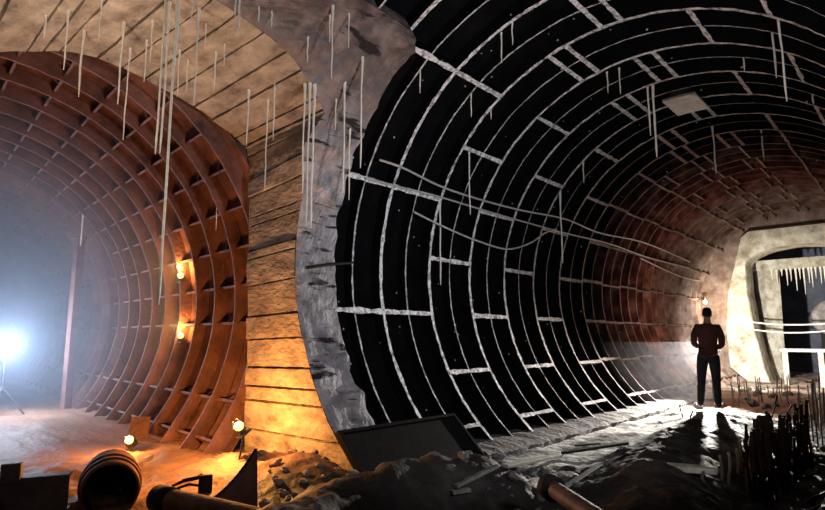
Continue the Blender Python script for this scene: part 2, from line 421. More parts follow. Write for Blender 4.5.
floor_bvh = BVHTree.FromPolygons([Vector(v) for v in mb.v], mb.f)
# colour of the ground: dark mud, pale silt pans, reddish ground in the side tunnel and far end
nt = M['mud'].node_tree; N = nt.nodes; L = nt.links; b = N['Principled BSDF']
src = b.inputs['Base Color'].links[0].from_socket
g = N.new('ShaderNodeNewGeometry'); sp = N.new('ShaderNodeSeparateXYZ'); L.new(g.outputs['Position'], sp.inputs[0])
tn = N.new('ShaderNodeTexNoise'); tn.inputs['Scale'].default_value = 1.3; tn.inputs['Detail'].default_value = 7; L.new(g.outputs['Position'], tn.inputs[0])
def mr(sock, a, b_, lo=0, hi=1):
    m_ = N.new('ShaderNodeMapRange'); m_.inputs[1].default_value = a; m_.inputs[2].default_value = b_; m_.inputs[3].default_value = lo; m_.inputs[4].default_value = hi; L.new(sock, m_.inputs[0]); return m_.outputs[0]
def mul(a, b_):
    m_ = N.new('ShaderNodeMath'); m_.operation = 'MULTIPLY'; L.new(a, m_.inputs[0]); L.new(b_, m_.inputs[1]); return m_.outputs[0]
def mix(f, a, col):
    m_ = N.new('ShaderNodeMix'); m_.data_type = 'RGBA'; L.new(f, m_.inputs[0]); L.new(a, m_.inputs[6]); m_.inputs[7].default_value = (*col, 1); return m_.outputs[2]
redside = mr(sp.outputs[0], -4.4, -5.3)
far = mr(sp.outputs[1], 11.8, 13.0)
c_ = mix(mul(redside, mr(tn.outputs[0], .2, .6, .5, 1)), src, (.30, .165, .115))
c_ = mix(mul(far, mr(tn.outputs[0], .3, .6, .4, 1)), c_, (.26, .10, .06))  # far mud reddened, part of the orange lamplight put into its colour
c_ = mix(mul(mr(sp.outputs[1], 14.2, 16.5), mr(tn.outputs[0], .35, .55)), c_, (.50, .43, .38))
silt = mul(mul(mr(sp.outputs[0], -2.75, -3.1), mr(sp.outputs[0], -4.6, -4.3)), mul(mr(sp.outputs[1], 5.0, 6.2), mr(sp.outputs[1], 12.2, 11.6)))
c_ = mix(mul(silt, mr(tn.outputs[0], .40, .52)), c_, (.62, .61, .60))  # pale silt, with brightness of backlit wet ground put into its colour
L.new(c_, b.inputs['Base Color'])

# concrete kerb along the foot of the lining
mb = MB(); rows = []
for i in range(94):
    y = 5.78+i*.085; j = .03*fbm((y*2.3, 1, 0), 4)
    sec = [(-4.62, .12), (-4.28, .115), (-4.06+j, .09), (-3.98+j, .05), (-3.99+j, -.12)]
    rows.append([Vector((x, y, z+.022*fbm((x*5, y*5, 2), 4))) for x, z in sec])
mb.grid(rows, 0, False)
tag(mb.build('trim_2', M['rock']), 'broken concrete kerb along the foot of the black lining', kind='structure')

# ------------------------------------------------------------------ far end: bulkhead with an arched opening, chamber behind it
mb = MB(); YB = 20.0
prof_out = []; prof_in = []
oc = -2.70
def arch_in(t):                                 # left foot -> crown -> right foot
    pts = [(-3.62, -.1), (-3.80, .5), (-3.98, 1.6), (-4.09, 2.8), (-4.09, 3.6)]
    arc = [(oc+1.39*math.cos(rad(a)), 3.62+.56*math.sin(rad(a))) for a in range(175, 4, -10)]
    right = [(2*oc-x, z) for x, z in pts[::-1]]
    return pts+arc+right
IN = arch_in(0)
OUT = []
for (x, z) in IN:
    if z < 3.4:
        zz = z; xx = CX+(-1 if x < oc else 1)*(math.sqrt(max(.01, (RR+.02)**2-(zz-CZ)**2)))
        if x < oc: xx = max(xx, -4.98+.12*z) if z < 4 else xx
    else:
        xx = x+(x-oc)*.08; zz = 4.72
        if xx < -4.0: xx = -4.15; zz = 4.55
    OUT.append((xx, zz))
for k in range(2):
    y0 = YB+(.0 if k == 0 else .9)
rows = []
for (x, z), (X, Z) in zip(IN, OUT):
    w = lambda a, b_, c: .03*fbm((a*3, b_*3, c), 4)
    rows.append([Vector((X, YB+.7, Z)), Vector((X, YB+.05, Z)), Vector((X*.96+x*.04, YB+w(X, Z, 1), Z*.97+z*.03)), Vector(((X+x)/2, YB+w(x, Z, 2), (Z+z)/2)), Vector((x*.96+X*.04, YB+w(x, z, 3), z*.97+Z*.03)), Vector((x, YB+.05, z)), Vector((x*.98+oc*.02, YB+.45, z)), Vector((x, YB+.95, z))])
mb.grid(rows, 0, False)
tag(mb.build('wall_end', M['lime']), 'pale lime washed concrete bulkhead with an arched opening at the far end', kind='structure')
# dark bulkhead rim over the pale one closes the tunnel
mb = MB(); rows = []
for a in range(-66, 247, 6):
    p = P_main(YB+.3, a, SKIN+.05); q = Vector((oc+(p.x-oc)*.35, YB+.35, 2.3+(p.z-2.3)*.55))
    if a < -20 or a > 200: q = p.lerp(q, .2)
    # keep the opening clear
    x_lim = 1.62; cor = 30 < a < 62 or 118 < a < 150
    dx = p.x-oc; k_ = min(1, x_lim/max(.01, abs(dx))) if p.z < 3.9 else .9
    q = Vector((oc+dx*max(k_, .0), YB+.32, p.z if p.z < 4.3 else 4.4))
    if cor: q = Vector((oc+dx*.72, YB+.32, CZ+(p.z-CZ)*.72))
    rows.append([p, q])
mb.grid(rows, 0, False)
tag(mb.build('wall_far', M['pink']), 'rough rock face around the far bulkhead', kind='structure')
# chamber behind
mb = MB(); rows = []
for (x, z) in [(-5.6, -.3), (-5.7, 2), (-5.4, 4.4), (-3.2, 5.0), (-.6, 4.4), (0.2, 2), (0.1, -.3)]:
    rows.append([Vector((x+.1*fbm((y, x, z), 3), y, z+.1*fbm((x, y, z), 3))) for y in (20.6, 22, 23.5, 25, 26.8)])
mb.grid(rows, 0, False)
mb.grid([[Vector((x, 26.6+.15*fbm((x, z, 1), 3), z)) for z in (-.5, 1, 2.5, 4, 5.4)] for x in (-6, -4.5, -3, -1.5, 0, .6)], 0, False)
M['rockdark'] = mat('dark blue grey rock', [(.3, (.10, .11, .15)), (.7, (.24, .26, .34))], 2, .9, 0, .6)
tag(mb.build('wall_back', M['rockdark']), 'dark rock chamber beyond the far arch', kind='structure')

# timber / concrete frame in the far chamber: post, lintel
fr = thing('support_frame', 'pale concrete post and lintel frame standing inside the far arched opening', 'frame', (-3.0, 22, 0))
def rel(o, p): return Vector(p)-Vector(o.location)
def at_y(px, py, y, o): return rel(o, on_y(px, py, y))
mb = MB(); a_, b_ = at_y(766, 266, 22, fr), at_y(774, 386, 22, fr); b_.z = -.1
mb.tube([a_, a_.lerp(b_, .3)+Vector((.02, 0, 0)), a_.lerp(b_, .65)+Vector((-.01, 0, 0)), b_], [.36, .35, .38, .42], 4, 0, smooth=False)
mb.build('post', M['lime'], fr)
mb = MB()
mb.box((.0, .0, 3.80), (3.6, .5, .34), None, 0, .03)
mb.build('lintel', M['lime'], fr)
mb = MB(); mb.tube([(1.75, 0, -.1), (1.72, 0, 1.5), (1.75, 0, 3.7)], [.38, .34, .33], 4, smooth=False); mb.build('post', M['lime'], fr)
# gray round tank end at the right of the opening
tk = thing('storage_tank', 'grey rounded tank half seen at the right edge inside the far arch', 'tank', on_y(834, 318, 22.75)-Vector((0, 0, 1.1)))
mb = MB(); bm = bmesh.new(); bmesh.ops.create_uvsphere(bm, u_segments=28, v_segments=18, radius=.62)
for v in bm.verts: v.co.y = max(-.42, min(.42, v.co.y*1.2))
mb.bm(bm, Matrix.Translation((0, 0, 1.1)), 0, True); mb.build('shell', M['concrete'], tk)
mb = MB(); mb.box((-.3, 0, .05), (.12, .6, 1.4), None, 0, .01); mb.box((.3, 0, .05), (.12, .6, 1.4), None, 0, .01); mb.box((0, 0, -.75), (1.0, .7, .5), None, 0, .02); mb.build('cradle', M['steel'], tk)
# railing
ra = thing('railing', 'low white railing with two posts and one bar in front of the far arch', 'railing', on_y(806, 385, 19.2))
ra.location.z = h(ra.location.x, ra.location.y)
pz = .92
for px in (788, 824):
    p = on_y(px, 385, 19.2)-Vector(ra.location); mb = MB(); mb.box((p.x, 0, pz/2-.05), (.13, .11, pz+.1), None, 0, .01); mb.build('post', M['lime'], ra)
p0 = on_y(783, 385, 19.2)-Vector(ra.location); p1 = on_y(832, 385, 19.2)-Vector(ra.location)
mb = MB(); mb.box(((p0.x+p1.x)/2, 0, pz+.03), (p1.x-p0.x, .12, .09), None, 0, .01); mb.build('top_bar', M['lime'], ra)

# ------------------------------------------------------------------ straws (thin mineral stalactites)
def bvh(v, f): return BVHTree.FromPolygons([Vector(p) for p in v], f)
B_right = bvh(main_skin_v, main_skin_f); B_side = bvh(side_v, side_f); B_col = bvh(collar_v, collar_f); B_sof = bvh(soffit_v, soffit_f)
def hit(px, py, trees):
    best = None
    for t in trees:
        r_ = t.ray_cast(CAM, ray(px, py).normalized(), 60)
        if r_[0] is not None and (best is None or r_[3] < best[1]): best = (r_[0], r_[3])
    if best is None: print('NOHIT', px, py)
    return best[0] if best else None
ORD = ['first', 'second', 'third', 'fourth', 'fifth', 'sixth', 'seventh', 'eighth', 'ninth', 'tenth', 'eleventh', 'twelfth', 'thirteenth', 'fourteenth', 'fifteenth', 'sixteenth', 'seventeenth', 'eighteenth', 'nineteenth', 'twentieth', 'twenty-first', 'twenty-second', 'twenty-third', 'twenty-fourth', 'twenty-fifth', 'twenty-sixth', 'twenty-seventh', 'twenty-eighth', 'twenty-ninth', 'thirtieth']
def straws(lst, trees, group, where, mt):
    lst = sorted(lst, key=lambda q: q[0])
    for i, (x0, y0, x1, y1, w) in enumerate(lst):
        p = hit(x0, y0, trees)
        if p is None: continue
        v = ray(x1, y1); hd = math.hypot(p.x, p.y)/math.hypot(v.x, v.y)
        zb = CAM.z+v.z*hd; ln = p.z-zb
        if ln < .05: ln = .15
        dist = (p-CAM).length; r_ = w*dist/F*.42
        mb = MB(); n = max(5, int(ln/.12)); pts = []; rs = []
        for k in range(n+1):
            t = k/n
            pts.append(Vector((.010*noise.noise(Vector((i*3.1, t*4, 1))), .010*noise.noise(Vector((i*7.7, t*4, 2))), .04-(ln+.04)*t)))
            rs.append(r_*(1.5-.7*min(1, t*3))*(1+.3*noise.noise(Vector((i, t*9, 5))))*(1 if k < n else .45))
        rs[0] = r_*2.0
        mb.tube(pts, rs, 7)
        size = 'long' if ln > .9 else ('short' if ln < .35 else 'slender')
        o = mb.build('stalactite', mt, None, p)
        tag(o, f'{size} pale mineral straw hanging from {where}, {ORD[i]} from the left', 'stalactite', group)
SOF = [(46, 15, 44, 38, 2), (69, 10, 65, 70, 2), (84, 30, 78, 97, 2.2), (102, 0, 99, 40, 1.8), (124, 22, 117, 104, 2.2), (130, 48, 124, 140, 1.6), (153, 20, 151, 62, 1.8), (147, 40, 146, 82, 1.6),
       (166, 0, 155, 154, 2.6), (170, 2, 159, 153, 2.4), (178, -4, 161, 305, 3.0), (193, -4, 190, 22, 1.8), (199, 8, 193, 105, 2.2), (216, 52, 214, 90, 1.8), (188, 60, 187, 92, 1.6), (180, 50, 177, 97, 1.6),
       (236, -6, 235, 17, 2), (240, -6, 238, 33, 2.2), (249, 90, 249, 146, 2), (275, 84, 273, 140, 1.8), (268, 100, 267, 190, 1.8), (225, 44, 224, 66, 1.5), (206, 24, 205, 48, 1.5)]
straws(SOF, [B_sof, B_col], 'mineral straws on the arch soffit', 'the board-marked arch soffit', M['straw'])
COLS = [(259, 8, 259, 22, 1.8), (272, 12, 272, 27, 1.8), (308, 38, 307, 62, 2), (333, 6, 332, 78, 2.2), (330, 16, 330, 42, 1.8), (349, 14, 348, 48, 1.6), (305, 84, 302, 193, 2.2), (310, 84, 307, 223, 2.6), (314.5, 86, 312, 228, 2.6),
        (345, 84, 342, 193, 2.2), (350, 130, 349, 200, 1.8), (362, 58, 361, 168, 2.2), (336, 100, 335, 130, 1.6)]
straws(COLS, [B_col, B_sof], 'mineral straws on the concrete collar', 'the grey concrete collar', M['straw'])
RIG = [(501, 33, 502, 63, 1.8), (512, 23, 513, 45, 1.8), (420, 57, 419, 93, 1.8), (471, 85, 472, 117, 1.8), (491, 103, 492, 119, 1.6), (607, 72, 610, 93, 1.6), (647, 78, 655, 135, 2.2), (652, 78, 659, 157, 2.6), (742, 46, 744, 71, 1.8),
       (771, 18, 781, 77, 2.2), (777, 2, 789, 101, 2.2), (812, 90, 815, 104, 2), (619, 68, 621, 94, 1.6), (712, 122, 718, 173, 1.8), (761, 128, 771, 158, 1.8), (469, 149, 471, 215, 1.8), (440, 199, 442, 285, 2.2), (583, 163, 586, 183, 1.6), (560, 190, 565, 263, 2)]
straws(RIG, [B_right], 'mineral straws in the black tunnel', 'the black tunnel lining', M['straw'])
LEF = [(218, 186, 216, 230, 1.5), (84, 204, 82, 246, 2)]
straws(LEF, [B_side], 'mineral straws in the rusty tunnel', 'the rusty left lining', M['straw'])
# icicles under the far lintel
lx = [771, 776, 781, 786, 790, 795, 799, 803, 808, 811, 815, 820, 824]
for i, px in enumerate(lx):
    p = on_y(px, 266, 21.82); p.z = 3.63; ln = [.35, .5, .25, .6, .45, .8, .4, .95, .55, .7, .4, .6, .85][i]*.9
    mb = MB(); mb.tube([(0, 0, .0), (0, 0, -.02), (.004, 0, -ln*.5), (0, .003, -ln)], [.045, .035, .02, .007], 7)
    tag(mb.build('stalactite', M['straw'], None, p), f'pale icicle-like stalactite under the far lintel, {ORD[i]} from the left', 'stalactite', 'stalactites under the far lintel')

# ------------------------------------------------------------------ cables
def on_crest(px, py, clear):
    v = ray(px, py); rr = RR-clear
    A = v.x**2+v.z**2; B = -2*(v.x*CX+v.z*(CZ-CAM.z)); C = CX**2+(CZ-CAM.z)**2-rr**2
    return CAM+v*((-B+math.sqrt(B*B-4*A*C))/(2*A))
def cable(pts, r, label, trees=None, off=.05, mt='cable', group=None, name='cable'):
    P = []
    for (px, py) in pts:
        P.append(on_crest(px, py, off))
    # Catmull-Rom
    out = []
    for i in range(len(P)-1):
        p0, p1, p2, p3 = P[max(0, i-1)], P[i], P[i+1], P[min(len(P)-1, i+2)]
        for k in range(10):
            t = k/10; out.append(.5*((2*p1)+(p2-p0)*t+(2*p0-5*p1+4*p2-p3)*t*t+(3*p1-p0-3*p2+p3)*t**3))
    out.append(P[-1])
    for p in out:                                  # never deeper than the crests
        d = math.hypot(p.x-CX, p.z-CZ); k = min(1, (RR-off)/d); p.x = CX+(p.x-CX)*k; p.z = CZ+(p.z-CZ)*k
    c = sum(out, Vector())/len(out)
    mb = MB(); mb.tube([p-c for p in out], r, 7); return tag(mb.build(name, M[mt], None, c), label, 'cable', group)
CG = 'cables along the right tunnel wall'
cable([(380, 160), (403, 168), (440, 186), (475, 198), (520, 210), (565, 219), (600, 233), (645, 243), (690, 262)], .016, 'upper grey cable running along the black lining to the far end', off=.04, group=CG)
cable([(366, 178), (400, 187), (440, 197), (500, 215), (565, 233), (610, 244), (650, 258), (690, 268)], .014, 'straight middle grey cable along the black lining', off=.045, group=CG)
cable([(414, 212), (440, 225), (475, 240), (507, 249), (530, 243), (545, 233), (556, 229)], .015, 'sagging grey cable looped below the other two on the black lining', off=.09, group=CG)
cable([(640, 258), (665, 270), (685, 278), (700, 281)], .015, 'low dusty cable on the rust red lining near the far end', off=.04, group=CG)
for i, (y0, sag) in enumerate(((322, 5), (329, 7))):
    a_, m_, b_ = on_y(752, y0, 19.75), on_y(785, y0+sag, 19.75), on_y(835, y0+1, 19.75)
    pts = [a_*(1-t)**2+m_*2*t*(1-t)+b_*t*t for t in [k/20 for k in range(21)]]
    c = (a_+b_)/2; mb = MB(); mb.tube([p-c for p in pts], .022, 7)
    tag(mb.build('cable', M['straw'], None, c), ['upper', 'lower'][i]+' pale cable slung across the far arched opening', 'cable', 'cables across the far arch')
# iron rod sticking out of the collar
p = hit(304, 268, [B_col, B_sof]); q = on_crest(350, 263, .07)
mb = MB(); mb.tube([Vector((0, 0, 0)), (q-p)*.5+Vector((.03, 0, .01)), q-p], [.02, .018, .016], 8)
tag(mb.build('iron_rod', M['steel'], None, p+Vector((.06, 0, 0))), 'dark iron rod lying across the edge of the grey concrete collar', 'rod')

# ceiling plate
p = hit(694, 106, [B_right])
t = thing('sheet_patch', 'pale grey metal sheet patch fixed to the black tunnel crown', 'metal sheet')
mb = MB(); rows = []
for y in (8.92, 9.3, 9.7):
    rows.append([P_main(y, a, RR-.075) for a in (84.5, 87, 89.5, 92, 94.5)])
mb.grid(rows, 0, False); rows2 = [[q+Vector((0, 0, .03)) for q in r_] for r_ in rows]; mb.grid(rows2, 0, False)
M['sheet'] = mat('galvanised sheet', [(.3, (.3, .29, .28)), (.7, (.5, .48, .46))], 4, .6, .2, .2)
mb.build('sheet', M['sheet'], t)
for y in (9.05, 9.55):
    lo_, hi_ = RR-.045, (RR+.12 if y < 9.3 else RR-.022); mb = MB(); mb.box(P_main(y, 89.5, (lo_+hi_)/2), (.3, .04, hi_-lo_)); mb.build('bracket', M['steel'], t)

# ------------------------------------------------------------------ lamps
def point(name, loc, col, e, r=.04):
    l = bpy.data.lights.new(name, 'POINT'); l.color = col; l.energy = e; l.shadow_soft_size = r
    o = bpy.data.objects.new(name, l); COL.objects.link(o); o.location = loc; return o
OR = (1, .41, .09)
def orange_lamp(loc, d, e, label, stand=False, wall=None):
    """small caged work lamp: base plate, socket, glowing bulb, wire guard"""
    t = thing('work_lamp', label, 'lamp', loc, (0, 0, 0), 'orange work lamps in the left tunnel')
    z = Vector(d).normalized(); q = Vector((0, 0, 1)).rotation_difference(z); t.rotation_mode = 'QUATERNION'; t.rotation_quaternion = q
    mb = MB(); mb.box((0, 0, -.075), (.13, .13, .02), None, 0, .005); mb.build('base_plate', M['lampbody'], t)
    mb = MB(); mb.tube([(0, 0, -.07), (0, 0, -.02)], [.04, .03], 12); mb.build('socket', M['lampbody'], t)
    mb = MB(); mb.tube([(0, 0, -.02), (0, 0, 0), (0, 0, .03), (0, 0, .055), (0, 0, .068)], [.024, .046, .056, .042, .008], 14); mb.build('bulb', M['orange_glow'], t)
    mb = MB()
    for k in range(4):
        a = k*PI/2+.4; mb.tube([(.06*math.cos(a), .06*math.sin(a), -.06), (.08*math.cos(a), .08*math.sin(a), .03), (.03*math.cos(a), .03*math.sin(a), .10)], .003, 5)
    mb.build('wire_guard', M['lampbody'], t)
    if stand:
        mb = MB(); inv = q.inverted(); zb_ = h(loc[0], loc[1])-.04-loc[2]
        mb.tube([inv @ Vector((0, 0, -.02))-Vector((0, 0, .075)), inv @ (Vector((0, 0, zb_)))], .012, 8); mb.build('pole', M['lampbody'], t)
    if wall is not None:
        inv = q.inverted(); mb = MB(); mb.tube([Vector((0, 0, -.08)), (inv @ (Vector(wall)-Vector(loc)+Vector((-.05, .0, -.08))))], .012, 8); mb.build('bracket', M['lampbody'], t)
    point('lamp_light', Vector(loc)+z*.17, OR, e, .03)
def lamp_at(px, py, d_back, trees, d, e, label):
    p = hit(px, py, trees)
    v = (CAM-p).normalized(); orange_lamp(p+v*d_back, d, e, label, False, p)
lamp_at(181, 277, .48, [B_side], (.05, -.35, .93), 50, 'upper orange lamp glowing in a recess of the rusty ribbed wall')
lamp_at(181, 337, .42, [B_side], (.05, -.35, .93), 32, 'middle orange lamp in the rusty ribbed wall, straight under the upper one')
p = on_z(130, 441, h(-8.4, 3.4)+.14); orange_lamp(p, (.5, -.6, .6), 62, 'orange lamp low on the mud floor at the foot of the ribbed wall')
v = ray(240, 428); p = CAM+v*(5.75/v.dot(BD)); LAMP4 = p.copy(); orange_lamp(p, (-.2, -.5, .8), 165, 'orange lamp on a short stake in the corner beside the concrete pier', True)
# lit plates standing beside lamps
def leaning_plate(px, py, w, hgt, label, tilt, rotz, mt, dback=.05):
    p = on_z(px, py, 0); p.z = h(p.x, p.y)
    mb = MB(); mb.box((0, 0, hgt/2-.03), (w, .025, hgt), None, 0, .006)
    o = mb.build('metal_plate', M[mt], None, p); o.rotation_euler = (tilt, 0, rotz); return tag(o, label, 'plate')
p = on_z(137, 441, .05)
o = leaning_plate(139, 441, .26, .36, 'small ochre plate leaning on the ribs beside the floor lamp', -.55, rad(60), 'rust_pipe')
o.location += BD*.2+ND*.05
# big white floodlight down the side tunnel
fl = thing('floodlight', 'bright white floodlight on a tripod deep in the misty left tunnel', 'lamp')
v = ray(6, 345); P0 = CAM+v*(13.2/v.dot(BD)); fl.location = (P0.x, P0.y, h(P0.x, P0.y))
fl.rotation_euler = (0, 0, math.atan2(CAM.y-P0.y, CAM.x-P0.x)-PI/2+PI)      # local -Y looks at the junction
hz = P0.z-fl.location.z
mb = MB(); mb.box((0, .03, hz), (.34, .12, .26), None, 0, .015); mb.build('housing', M['lampbody'], fl)
mb = MB(); mb.box((0, -.035, hz), (.28, .015, .2), None, 0, .004); mb.build('lamp_glass', M['white_glow'], fl)
mb = MB(); mb.tube([(0, .03, hz-.13), (0, .03, .45)], .018, 8); mb.build('pole', M['lampbody'], fl)
for k in range(3):
    a = k*2*PI/3; mb = MB(); mb.tube([(0, .03, .55), (.42*math.cos(a), .03+.42*math.sin(a), -.02)], .014, 8); mb.build('leg', M['lampbody'], fl)
tw = (CAM-P0).normalized()
point('floodlight_light', P0+tw*.25, (.56, .73, 1), 520, .10)

# ------------------------------------------------------------------ mist in the side tunnel
def volume(name, dens, col, aniso=0.0):
    m = bpy.data.materials.new(name); m.use_nodes = True; nt = m.node_tree; nt.nodes.clear()
    o = nt.nodes.new('ShaderNodeOutputMaterial'); s = nt.nodes.new('ShaderNodeVolumeScatter'); s.inputs['Density'].default_value = dens; s.inputs['Color'].default_value = (*col, 1); s.inputs['Anisotropy'].default_value = aniso
    nt.links.new(s.outputs[0], o.inputs['Volume']); return m
mb = MB(); rr = RL-.03
ringp = [a for a in range(-38, 219, 8)]
f0 = [P_side(8.9, a, rr) for a in ringp]; f1 = [P_side(23.4, a, rr) for a in ringp]; n = len(ringp)
mb.add(f0+f1, [(i, (i+1) % n, n+(i+1) % n, n+i) for i in range(n)]+[tuple(range(n))[::-1], tuple(range(n, 2*n))], 0)
mist = weld(mb.build('mist', volume('blue white mist', .085, (.70, .80, 1.0)))); tag(mist, 'bluish white mist filling the depth of the left tunnel', 'mist', kind='stuff')

# ------------------------------------------------------------------ person
def skinned(name, chains, mt, parent, sub=2, root=0):
    """chains of (point, radius or (rx, ry)) grown into one smooth surface"""
    me = bpy.data.meshes.new(name); vs = []; es = []; rs = []; idx = {}
    for ch in chains:
        prev = None
        for (p, r_) in ch:
            key = tuple(round(c, 4) for c in p)
            if key not in idx: idx[key] = len(vs); vs.append(p); rs.append(r_ if isinstance(r_, tuple) else (r_, r_))
            i = idx[key]
            if prev is not None and prev != i: es.append((prev, i))
            prev = i
    me.from_pydata(vs, es, []); o = bpy.data.objects.new(name, me); COL.objects.link(o)
    md = o.modifiers.new('skin', 'SKIN'); md.use_smooth_shade = True
    for i, r_ in enumerate(rs): me.skin_vertices[0].data[i].radius = r_; me.skin_vertices[0].data[i].use_root = (i == root)
    s = o.modifiers.new('sub', 'SUBSURF'); s.levels = sub; s.render_levels = sub
    bpy.context.view_layer.update(); dg = bpy.context.evaluated_depsgraph_get()
    nm = bpy.data.meshes.new_from_object(o.evaluated_get(dg)); bpy.data.objects.remove(o)
    nm.materials.clear(); nm.materials.append(mt); nm.name = name
    for p_ in nm.polygons: p_.use_smooth = True
    r = bpy.data.objects.new(name, nm); COL.objects.link(r); r.parent = parent; return r
PX, PY = -3.02, 11.17
pg = h(PX, PY)
pe = thing('person', 'person in dark red jacket and black trousers seen from behind, holding a torch', 'person', (PX, PY, pg), (0, 0, rad(13)))
pe.rotation_euler = (0, rad(2.2), rad(13))
legs = []
for s in (-1, 1):
    fx = .145*s
    legs.append([((0, 0, .96), (.145, .10)), ((.085*s, .0, .90), (.088, .095)), ((.105*s, .012, .70), .080), ((.115*s, .02, .50), .058), ((.125*s, -.012, .34), .056), ((.135*s, -.015, .10), .040), ((.145*s, .03, .05), (.04, .035)), ((.165*s, .14, .032), (.042, .025))])
arms = []
for s in (-1, 1):
    arms.append([((0, 0, 1.36), (.155, .105)), ((.165*s, 0, 1.415), .066), ((.215*s, -.03, 1.27), .050), ((.225*s, -.05, 1.12), .042), ((.165*s, .10, 1.08), .038), ((.075*s, .225, 1.10), .028), ((.05*s, .265, 1.11), (.034, .022)), ((.03*s, .30, 1.115), (.036, .018))])
    for k in range(4):
        zz = 1.14-.019*k; ln = [.95, 1.05, 1.0, .8][k]
        arms.append([((.03*s, .30, 1.115), (.036, .018)), ((.022*s, .325, zz), .0095), ((-.002*s, .325+.028*ln, zz+.002), .0088), ((-.028*s*ln, .325+.012*ln, zz+.003), .008), ((-.034*s*ln, .318, zz+.004), .007)])
    arms.append([((.05*s, .265, 1.11), (.034, .022)), ((.035*s, .268, 1.145), .011), ((.008*s, .29, 1.158), .0095), ((-.012*s, .305, 1.155), .008)])
trunk = [((0, 0, .96), (.145, .10)), ((0, 0, 1.12), (.125, .09)), ((0, 0, 1.36), (.155, .105)), ((0, -.005, 1.47), (.075, .07)), ((0, .01, 1.52), (.055, .056)), ((0, .035, 1.575), (.060, .072)), ((0, .03, 1.64), (.074, .094)), ((0, .02, 1.70), (.076, .092)), ((0, .015, 1.745), (.05, .06))]
face = [[((0, .035, 1.575), (.060, .072)), ((0, .10, 1.575), (.030, .022))], [((0, .03, 1.64), (.074, .094)), ((0, .122, 1.637), (.014, .013)), ((0, .14, 1.628), (.011, .010))],
        [((0, .03, 1.64), (.074, .094)), ((-.080, .015, 1.64), (.016, .026))], [((0, .03, 1.64), (.074, .094)), ((.080, .015, 1.64), (.016, .026))]]
body = skinned('body', [trunk]+legs+arms+face, M['skin'], pe, 1)
for s in (-1, 1):
    mb = MB(); bm = bmesh.new(); bmesh.ops.create_uvsphere(bm, u_segments=12, v_segments=8, radius=.013); mb.bm(bm, Matrix.Translation((.031*s, .108, 1.652)), 0, True); mb.build('eye', M['boot'], pe)
mb = MB(); mb.tube([(-.024, .112, 1.598), (-.012, .121, 1.600), (0, .124, 1.598), (.012, .121, 1.600), (.024, .112, 1.598)], [.002, .005, .006, .005, .002], 6)
M['lips'] = mat('lips', [(.3, (.36, .12, .1)), (.7, (.42, .16, .13))], 8, .5, 0, 0); mb.build('mouth', M['lips'], pe)
jack = [[((0, 0, .89), (.176, .13)), ((0, 0, .99), (.172, .125)), ((0, -.002, 1.12), (.158, .118)), ((0, -.006, 1.28), (.178, .128)), ((0, -.008, 1.38), (.172, .122)), ((0, -.008, 1.455), (.10, .088)), ((0, -.004, 1.495), (.076, .078))]]
for s in (-1, 1):
    jack.append([((0, -.008, 1.38), (.172, .122)), ((.16*s, -.004, 1.41), (.078, .08)), ((.215*s, -.035, 1.27), .064), ((.225*s, -.055, 1.115), .056), ((.17*s, .09, 1.075), .054), ((.095*s, .195, 1.092), .042)])
skinned('jacket', jack, M['jacket'], pe, 2)
tr = []
for s in (-1, 1):
    tr.append([((0, 0, 1.02), (.155, .112)), ((.087*s, 0, .88), (.104, .112)), ((.106*s, .01, .70), .096), ((.116*s, .02, .50), .076), ((.126*s, -.005, .32), .070), ((.136*s, -.01, .13), .062), ((.137*s, -.008, .07), .064)])
skinned('trousers', tr, M['trousers'], pe, 2)
for s in (-1, 1):
    skinned('boot', [[((.137*s, -.02, .13), .058), ((.139*s, -.03, .055), (.055, .055)), ((.152*s, .06, .045), (.052, .042)), ((.17*s, .155, .035), (.05, .034))]], M['boot'], pe, 2)
hair = skinned('hair', [[((0, -.045, 1.60), (.062, .05)), ((0, -.012, 1.665), (.086, .088)), ((0, .008, 1.72), (.084, .098)), ((0, .03, 1.757), (.06, .07))]], M['hair'], pe, 2)
# torch held in both hands (held thing: top level)
mw = Matrix.Translation(pe.location) @ Matrix.Rotation(rad(13), 4, 'Z')
TDIR = Vector((-.62, .75, -.10)).normalized()
tp = mw @ Vector((0, .325, 1.115))
to = thing('torch', 'black hand torch held in front of the standing person, lit', 'torch', tp)
to.rotation_mode = 'QUATERNION'; to.rotation_quaternion = Vector((0, 0, 1)).rotation_difference(TDIR)
mb = MB(); mb.tube([(0, 0, -.09), (0, 0, .05), (0, 0, .065), (0, 0, .10)], [.015, .015, .024, .026], 14); mb.build('barrel', M['lampbody'], to)
mb = MB(); mb.tube([(0, 0, .1005), (0, 0, .103)], [.023, .023], 14); mb.build('lens', M['white_glow'], to)
sl = bpy.data.lights.new('torch_light', 'SPOT'); sl.energy = 30; sl.color = (.95, .95, 1); sl.spot_size = rad(56); sl.spot_blend = .12; sl.shadow_soft_size = .02
so = bpy.data.objects.new('torch_light', sl); COL.objects.link(so); so.location = tp+TDIR*.13
so.rotation_euler = Vector((-.80, .30, -.46)).to_track_quat('-Z', 'Y').to_euler()
prof = [(-3.4, .02), (-3.4, 1.34)]+[(cyl_x(z, RR-.05), z) for z in (1.34, 1.1, .85, .6, .35, .15, .02)]  # low mist shaped as the torch beam, lit mostly by back_flood
mb = MB(); n = len(prof)
mb.add([(x, 11.4, z) for x, z in prof]+[(x, 13.95, z) for x, z in prof], [(i, (i+1) % n, n+(i+1) % n, n+i) for i in range(n)]+[tuple(range(n))[::-1], tuple(range(n, 2*n))], 0)
tag(weld(mb.build('mist', volume('thin beam mist', .019, (.9, .92, 1.0)))), 'thin pale mist standing in for the torch beam, left of the standing person', 'mist', kind='stuff')

